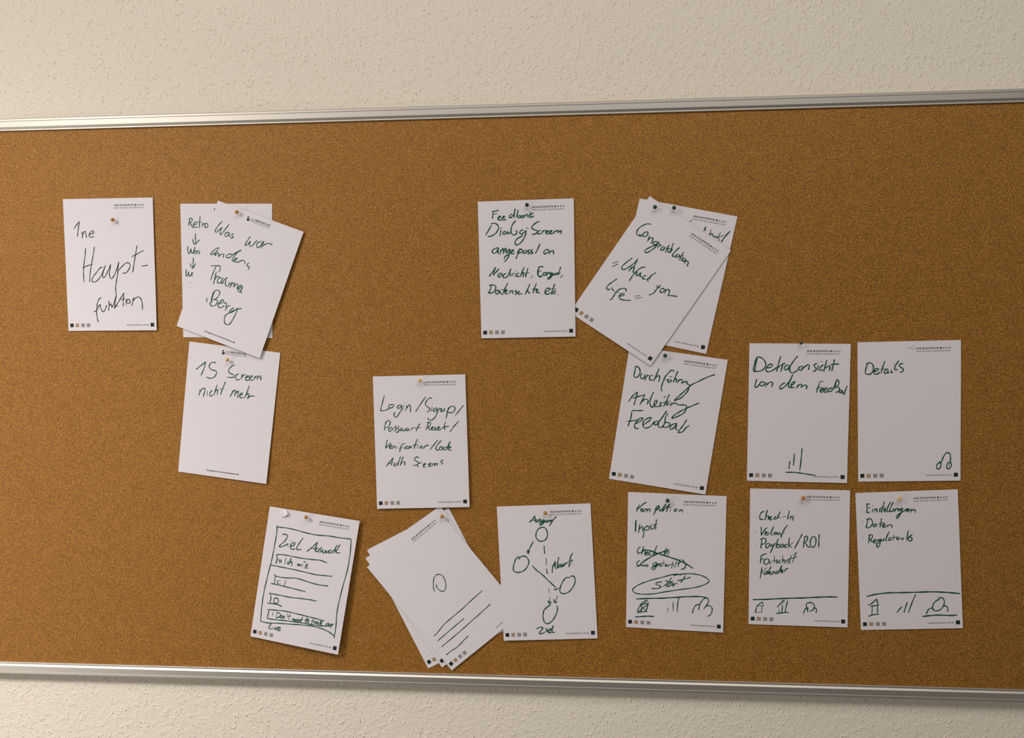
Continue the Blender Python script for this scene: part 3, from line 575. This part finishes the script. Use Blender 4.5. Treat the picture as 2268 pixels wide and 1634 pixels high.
word|Payback|187,773 178,850 169,923;160,781 214,759 245,786 235,834 188,859;293,833 251,855 246,903 276,903 305,847;305,847 312,891;325,846 332,887 363,852;385,831 343,915 311,992;428,760 409,830 397,902;399,886 430,850 455,868 440,898 403,902;501,842 470,863 470,898 501,886 514,848;514,848 513,892;561,847 530,868 533,896 564,888;593,743 586,826 584,897;650,817 597,860;597,860 631,896
slash||784,683 730,794 671,910
word|ROI|825,726 813,806 805,892;809,734 849,711 865,750 843,798 821,813;830,812 864,867 904,886;929,727 906,790 911,859 944,883 981,843 989,760 962,717 922,734;1034,684 1033,780 1031,880
dot||105,1096 110,1099
word|Fortschritt|177,1030 171,1100 165,1155;170,1037 237,1004 261,1000;168,1097 224,1077;258,1076 225,1105 223,1151 255,1167 292,1131 292,1089 258,1076;312,1124 313,1172;313,1140 333,1123;372,1032 376,1136;339,1112 406,1093;423,1086 402,1107 423,1127 404,1146;464,1092 440,1113 443,1137 467,1130;499,1028 494,1132;493,1107 517,1083 527,1138;547,1089 547,1138;547,1110 571,1089;584,1088 585,1133;626,1011 595,1150;573,1078 653,1052;703,963 641,1131;620,1062 715,1036;703,963 653,1017
dot||116,1267 122,1269
word|Kalender|192,1210 180,1294 167,1378;264,1211 193,1283;197,1280 227,1327;270,1264 240,1285 241,1317 268,1301 278,1270;278,1270 278,1305;329,1199 294,1263 281,1319;299,1300 324,1286 316,1273 298,1295 312,1318 344,1306;357,1275 349,1320;351,1299 378,1272 386,1312;431,1259 402,1281 409,1304 442,1280 484,1172;484,1172 475,1244 476,1285;480,1269 509,1253 498,1243 482,1262 489,1285 512,1278;538,1228 525,1280;529,1256 562,1221 586,1220
line||63,1716 246,1707 448,1690 649,1676 850,1663 1050,1647 1196,1638 1318,1638
house||123,1812 110,1868 102,1917;123,1814 166,1775 206,1750;206,1750 220,1808;220,1808 123,1814;200,1812 194,1907;194,1907 102,1917
bars||429,1823 476,1765 522,1729 535,1722;488,1719 538,1715;454,1850 457,1910;507,1782 498,1908;582,1713 563,1797 545,1902;413,1921 491,1908 598,1896
person||915,1730 867,1753 862,1801 892,1828;911,1730 964,1749 983,1797 966,1840 913,1872;820,1907 845,1837 868,1829 882,1849 882,1884;972,1814 1006,1822 1015,1852 1007,1891
@O 2.1 green
dot||82,251 87,254
word|Einstellungen|207,175 161,180 165,242 156,303 198,298;159,237 208,230;246,249 232,303;240,206 244,210;273,246 259,304;265,279 299,251 300,305;357,253 335,268 354,285 331,302;418,151 388,229 366,314;349,244 428,228;402,287 433,268 423,255 402,275 412,301 441,297;513,152 477,205 452,265 458,300 480,291;548,160 513,220 491,274 497,304 532,289;544,251 539,296 572,266;579,256 564,304;569,283 603,253 615,267 610,301;668,257 631,272 634,292 660,282 681,253;677,264 645,334 597,407 584,400 599,359 692,301;692,301 732,271 761,259;734,300 764,283 754,272 734,289 740,316;771,273 759,317;766,297 810,268;800,274 789,325;792,305 836,283 861,300 853,331
dot||82,440 88,443
word|Daten|165,406 152,467 141,522;145,412 198,398 232,443 221,497 173,537 128,524;278,478 247,498 246,525 272,519 290,483;290,483 295,524;365,403 353,474 338,531;313,482 402,465;375,516 413,497 406,483 378,502 386,537 425,524;446,505 435,537;439,522 489,499 512,518 507,543
dot||89,681 94,684
word|Regulatorik|182,644 169,715 162,767;169,649 215,645 223,676 199,709 173,715;180,715 205,741 237,761;241,747 271,728 261,715 239,734 247,770 279,762;321,717 291,730 290,749 316,743 333,717;333,720 327,795 300,836 280,821 284,787 322,768;353,707 349,745 375,738 392,705;392,705 391,738;469,604 437,668 412,736 434,740;492,695 461,710 460,738 496,725;538,661 519,733;494,700 586,690;597,694 572,711 585,731 607,718 599,697;632,699 656,734 677,701;746,596 730,678 717,743;802,659 755,695 738,730 763,758 793,737 790,704 755,699
line||106,1587 239,1556 410,1539 593,1539 802,1539 1035,1537 1216,1547 1345,1561 1457,1574
house||117,1718 167,1699 247,1628;247,1628 258,1680 265,1733;153,1740 206,1731 274,1725;179,1740 167,1878;258,1728 250,1866;118,1894 174,1871 269,1862
bars||614,1750 570,1797 533,1844;692,1687 663,1765 637,1840;816,1573 756,1705 702,1848
person||1160,1656 1115,1672 1067,1725 1052,1793 1077,1824 1141,1823 1195,1783 1226,1715 1219,1653 1181,1629 1135,1638;1046,1786 1064,1807 1074,1794;961,1876 984,1819 1013,1790 1055,1782;1224,1753 1260,1768 1274,1805 1267,1842
line||902,1909 1009,1899 1152,1894 1306,1904 1403,1899
"""
KIND_NAMES = {'word': 'handwritten_word', 'arrow': 'drawn_arrow', 'dot': 'drawn_dot', 'slash': 'drawn_slash', 'frame': 'drawn_frame',
              'box': 'drawn_box', 'line': 'drawn_line', 'circle': 'drawn_circle', 'oval': 'drawn_oval', 'house': 'drawn_house',
              'person': 'drawn_person', 'bars': 'drawn_bar_chart', 'headset': 'drawn_headset'}


def write_ink(sheets):
    s = None
    r = random.Random(5)
    for l in INK.strip().split('\n'):
        if l[0] == '@':
            key, w, colour = l[1:].split()
            s, w = sheets[key], float(w) * 0.80
            m = INK_BLACK if colour == 'black' else INK_GREEN
            continue
        kind, words, strokes = l.split('|')
        v, f = [], []
        for i, st in enumerate(strokes.split(';')):
            pts = [tuple(float(a) / 10 for a in q.split(',')) for q in st.split()]
            ww = w * (1.25 if kind in ('line',) and key in 'MNO' else 1.0)
            ribbon(s, v, f, pts, ww, 0.10 + 0.006 * i, r)
        o = mesh_object(KIND_NAMES[kind], v, f, m, s.obj)
        if kind == 'word':
            o['label'] = '%s marker writing "%s"' % (colour, words)


# ---- printed matter
def text_polys(text, size_x, size_y, spacing, bold, fat=0.0):
    """outline of a line of type as (verts, faces) scaled to size_x wide and cap height size_y"""
    cu = bpy.data.curves.new('type', 'FONT')
    cu.body = text
    cu.resolution_u = 2
    cu.space_character = spacing
    cu.offset = bold
    ob = bpy.data.objects.new('type', cu)
    COL.objects.link(ob)
    dg = bpy.context.evaluated_depsgraph_get()
    dg.update()
    me = bpy.data.meshes.new_from_object(ob.evaluated_get(dg))
    vs = [tuple(q.co[:2]) for q in me.vertices]
    fs = [tuple(p.vertices) for p in me.polygons]
    bpy.data.objects.remove(ob)
    bpy.data.curves.remove(cu)
    bpy.data.meshes.remove(me)
    x0, x1 = min(q[0] for q in vs), max(q[0] for q in vs)
    cap = 0.70
    vs = [((x - x0) / (x1 - x0) * size_x, y / cap * size_y) for x, y in vs]
    if fat:                                   # bolder type: the outline again, shifted by a fraction of a stem
        n = len(vs)
        base = list(fs)
        for j, (dx, dy) in enumerate(((fat, 0), (0, fat), (fat, fat))):
            vs += [(x + dx, y + dy) for x, y in vs[:n]]
            fs += [tuple(i + n * (j + 1) for i in p) for p in base]
    return vs, fs


TYPE = {
    'name': text_polys('AKADEMIE', 32.3, 2.75, 1.12, 0.0, 0.20),
    'sub': text_polys('DER RUHR-UNIVERSIT\u00c4T', 49.3, 2.0, 1.12, 0.0, 0.08),
    'web': text_polys('www.akademie.rub.de', 37.2, 2.9, 1.0, 0.004),
    'berg': text_polys('BERGISCHE', 25.6, 3.1, 0.95, 0.0, 0.22),
    'kasse': text_polys('KRANKENKASSE', 25.8, 1.9, 1.0, 0.004),
    'bergweb': text_polys('bergische-krankenkasse.de', 54.0, 2.5, 1.0, 0.0, 0.22),
}


def put_type(s, name, kind, x, y, m):
    vs, fs = TYPE[kind]
    mesh_object(name, [s.at(x + a, y - b, 0.06) for a, b in vs], fs, m, s.obj)


def put_poly(s, name, pts, m, faces=None):
    mesh_object(name, [s.at(a, b, 0.06) for a, b in pts], faces or [tuple(range(len(pts)))[::-1]], m, s.obj)


def square(cx, cy, h, deg=0.0):
    a = math.radians(deg)
    return [(cx + x * math.cos(a) - y * math.sin(a), cy + x * math.sin(a) + y * math.cos(a)) for x, y in ((-h, -h), (h, -h), (h, h), (-h, h))]


def print_academy(s):
    put_type(s, 'printed_name', 'name', 84.0, 12.6, PRINT_DARK)
    put_type(s, 'printed_subtitle', 'sub', 84.0, 16.5, PRINT_GREY)
    for i, m in enumerate((PRINT_BLACK, PRINT_SILVER, PRINT_SILVER, PRINT_SILVER)):
        put_poly(s, 'logo_square', square(119.4 + 4.2 * i, 11.2, 1.25), m)
    for i, m in enumerate((PRINT_BLACK, PRINT_GOLD, PRINT_SILVER, PRINT_SILVER)):
        put_poly(s, 'footer_square', square((6.2, 15.4, 25.0, 34.3)[i], 201.2, 2.95, -7 if i == 0 else 0), m)
    put_type(s, 'web_address', 'web', 98.2, 202.3, PRINT_DARK)
    put_poly(s, 'corner_square', square(141.2, 201.0, 3.0), PRINT_BLACK)


def print_insurer(s):
    # letter emblem in two blocks, two chevrons, two lines of type
    put_poly(s, 'emblem_block', [(54.6, 7.0), (57.2, 7.0), (57.8, 7.7), (57.8, 8.6), (57.2, 9.2), (54.6, 9.2)], PRINT_BLACK)
    put_poly(s, 'emblem_block', [(54.6, 10.0), (58.3, 10.0), (59.1, 10.9), (59.1, 12.8), (58.2, 13.8), (54.6, 13.8)], PRINT_BLACK)
    for x in (60.4, 64.0):
        put_poly(s, 'chevron', [(x, 10.3), (x + 2.2, 7.1), (x + 3.1, 7.1), (x + 1.2, 10.3), (x + 3.3, 13.7), (x + 2.2, 13.7)],
                 PRINT_GREY, [(1, 0, 3, 2), (0, 5, 4, 3)])
    put_type(s, 'printed_name', 'berg', 68.2, 10.6, PRINT_GREY)
    put_type(s, 'printed_subtitle', 'kasse', 68.2, 13.8, PRINT_GREY)
    put_type(s, 'web_address', 'bergweb', 47.2, 202.2, PRINT_GREY)


GROUP_A = 'note sheets with a grid of four printed squares'
GROUP_B = 'note sheets with a letter emblem and chevrons'
ORDER = [
    ('A', 'white note sheet with black marker writing "Haupt-funktion", leftmost on the board'),
    ('B2', 'white note sheet reading "Retro" with small arrows, half hidden behind the tilted "Trauma Berg" sheet'),
    ('C', 'white note sheet reading "15 Screens nicht mehr", pinned below the "Retro" sheet'),
    ('B', 'tilted white note sheet reading "Was war anders", covering the "Retro" sheet'),
    ('E2', 'white note sheet mostly hidden behind the tilted "Congratulation" sheet'),
    ('F', 'white note sheet reading "Durchf\u00fchrung Anleitung Feedback" in green marker'),
    ('E', 'strongly tilted white note sheet reading "Congratulation" in green marker'),
    ('D', 'white note sheet reading "Feedback Dialog-Screen" in green marker, top row'),
    ('K3', 'backmost of the three fanned note sheets below the "Login" sheet'),
    ('K2', 'middle one of the three fanned note sheets below the "Login" sheet'),
    ('K1', 'front one of the three fanned note sheets, with a drawn loop and four slanted lines'),
    ('I', 'white note sheet reading "Login / Signup" in green marker above the fanned sheets'),
    ('J', 'lifted white note sheet with a drawn form headed "Ziel Auswahl" and a torn flap'),
    ('L', 'white note sheet with a flow diagram of four circles from "Ausgang" to "Ziel"'),
    ('G', 'white note sheet reading "Detialansicht von dem Feedback" with a small bar chart'),
    ('H', 'white note sheet reading "Details" with a drawn headset, upper right, no visible pin'),
    ('M', 'white note sheet with "start" in a drawn oval and a crossed-out "Check-In"'),
    ('N', 'white note sheet listing "Check-In, Verlauf, Payback/ROI" above three drawn icons'),
    ('O', 'white note sheet listing "Einstellungen, Daten" above a line, lower right corner'),
]
sheets = {}
for key, label in ORDER:
    insurer = key in ('B', 'B2', 'C')
    sheets[key] = build_sheet(key, label, GROUP_B if insurer else GROUP_A)
    (print_insurer if insurer else print_academy)(sheets[key])
write_ink(sheets)


# ---- torn and creased spots in the paper
def flap(key, pts, faces, name='torn_flap'):
    s = sheets[key]
    mesh_object(name, [s.at(a, b, h) for a, b, h in pts], faces, PAPER, s.obj, smooth=False)


flap('J', [(21.8, 1.8, 0.12), (17.6, 8.7, 0.12), (22.4, 14.3, 0.2), (28.3, 1.5, 0.6), (32.8, 6.1, 5.6), (31.1, 7.4, 4.8),
           (28.4, 10.9, 3.6), (25.7, 11.8, 2.4), (25.5, 5.5, 1.6)],
     [(0, 1, 8), (0, 8, 3), (3, 8, 4), (4, 8, 5), (5, 8, 6), (6, 8, 7), (7, 8, 2), (2, 8, 1)])
flap('H', [(70.8, 8.9, 0.1), (75.4, 6.9, 1.6), (80.5, 5.9, 1.2), (81.2, 6.7, 0.9), (76.5, 7.9, 2.0), (72.0, 9.4, 0.6)],
     [(0, 5, 4, 1), (1, 4, 3, 2)], 'paper_crease')
flap('H', [(70.8, 8.9, 0.1), (72.0, 9.4, 0.7), (76.5, 7.9, 1.9), (81.2, 6.7, 0.9), (82.0, 14.0, 0.12), (76.0, 12.0, 0.15)],
     [(0, 5, 1), (1, 5, 2), (2, 5, 4), (2, 4, 3)], 'paper_crease')


def small_dot(key, x, y, r, m=HOLE):
    s = sheets[key]
    pts = [(x + r * math.cos(a * math.tau / 8), y + r * math.sin(a * math.tau / 8)) for a in range(8)]
    mesh_object('pin_hole', [s.at(a, b, 0.07) for a, b in pts], [tuple(range(8))[::-1]], m, s.obj)


small_dot('G', 73.2, 1.1, 0.55)
small_dot('B2', 9.5, 160.0, 0.3)
small_dot('B', 83.0, 15.4, 0.28)
flap('C', [(84.4, 101.6, 0.1), (85.6, 100.4, 0.9), (87.3, 101.4, 0.1), (85.7, 102.6, 0.1)], [(0, 3, 1), (3, 2, 1)], 'paper_dent')


# ------------------------------------------------------------------ map pins
def lathe(profile, seg, axis_fn):
    v, f = [], []
    for r, h in profile:
        for i in range(seg):
            a = i / seg * math.tau
            v.append(axis_fn(r * math.cos(a), r * math.sin(a), h))
    for j in range(len(profile) - 1):
        for i in range(seg):
            a, b = j * seg + i, j * seg + (i + 1) % seg
            f.append((a, b, b + seg, a + seg))
    f.append(tuple(range(seg))[::-1])
    f.append(tuple(range((len(profile) - 1) * seg, len(profile) * seg)))
    return v, f


# sheet, x mm, z mm of the head's centre, its height and the paper's height in front of the cork (mm), colour
PINS = [
    ('A', -654.1, 244.2, 8.9, 1.7, 'amber'),
    ('B', -449.8, 252.5, 10.0, 2.8, 'amber'),
    ('C', -471.1, 21.0, 8.5, 1.3, 'cream'),
    ('D', 6.3, 254.7, 9.4, 2.2, 'green'),
    ('E', 199.3, 247.7, 9.4, 2.2, 'green'),
    ('E ', 227.6, 246.1, 9.6, 2.4, 'green'),
    ('F', 214.3, 24.3, 8.1, 0.9, 'green'),
    ('G', 415.0, 42.0, 8.3, 1.1, 'green'),
    ('I', -162.6, -12.5, 9.6, 2.4, 'cream'),
    ('J', -346.9, -228.1, 10.6, 3.4, 'amber'),
    ('K1', -129.9, -224.6, 9.7, 2.5, 'amber'),
    ('L', 31.0, -217.5, 9.0, 1.8, 'amber'),
    ('M', 217.8, -196.5, 8.1, 0.9, 'green'),
    ('N', 419.3, -190.4, 8.4, 1.2, 'amber'),
    ('O', 559.4, -190.2, 8.4, 1.2, 'cream')
]
PIN_LABELS = {
    'A': 'amber round-headed pin in the leftmost "Haupt-funktion" sheet',
    'B': 'amber round-headed pin holding the tilted "Trauma Berg" sheet',
    'C': 'pale yellow round-headed pin above the writing "15 Screens"',
    'D': 'dark green round-headed pin in the "Feedback Dialog-Screen" sheet',
    'E': 'left one of the two green pins holding the "Congratulation" sheet',
    'E ': 'right one of the two green pins above the "Congratulation" sheet',
    'F': 'dark green round-headed pin in the "Durchf\u00fchrung" sheet',
    'G': 'dark green round-headed pin at the very top edge of the "Detialansicht" sheet',
    'I': 'pale yellow round-headed pin in the "Login / Signup" sheet',
    'J': 'amber round-headed pin beside the torn flap of the "Ziel Auswahl" sheet',
    'K1': 'amber round-headed pin through the three fanned sheets',
    'L': 'amber round-headed pin just above the word "Ausgang"',
    'M': 'dark green round-headed pin touching the writing "Kemptition"',
    'N': 'large amber round-headed pin touching the printed name above "Check-In"',
    'O': 'pale yellow round-headed pin above the word "Einstellungen"',
}
PM = {'amber': PIN_AMBER, 'cream': PIN_CREAM, 'green': PIN_GREEN}
for key, px, pz, hh, hs, colour in PINS:
    root = bpy.data.objects.new('map_pin', None)
    root.empty_display_size = 0.01
    root.location = (px * 1e-3, -hs * 1e-3, pz * 1e-3 + ZB)
    COL.objects.link(root)
    tag(root, PIN_LABELS[key], 'pin', {'amber': 'amber map pins', 'cream': 'pale yellow map pins', 'green': 'dark green map pins'}[colour])
    R = {'N': 0.00345, 'G': 0.0023}.get(key, 0.0031)
    hc = (hh - hs) * 1e-3
    rnd2 = random.Random(key)
    tx, tz = rnd2.uniform(-.08, .12), rnd2.uniform(-.1, .1)

    def ax(a, b, h, tx=tx, tz=tz, hc=hc):
        return (a - (h - hc) * -tx, -h, b + (h - hc) * tz)
    prof = [(0.0006, hc - R)]
    for i in range(1, 12):
        t = -math.pi / 2 + math.pi * i / 12
        prof.append((R * math.cos(t), hc + R * math.sin(t)))
    prof.append((0.0001, hc + R))
    v, f = lathe(prof, 24, ax)
    mesh_object('pin_head', v, [q[::-1] for q in f], PM[colour], root, smooth=True)
    v, f = lathe([(0.0001, -0.004), (0.00035, -0.002), (0.00035, hc - R), (0.0004, hc)], 10, ax)
    mesh_object('pin_needle', v, f, STEEL, root, smooth=True)
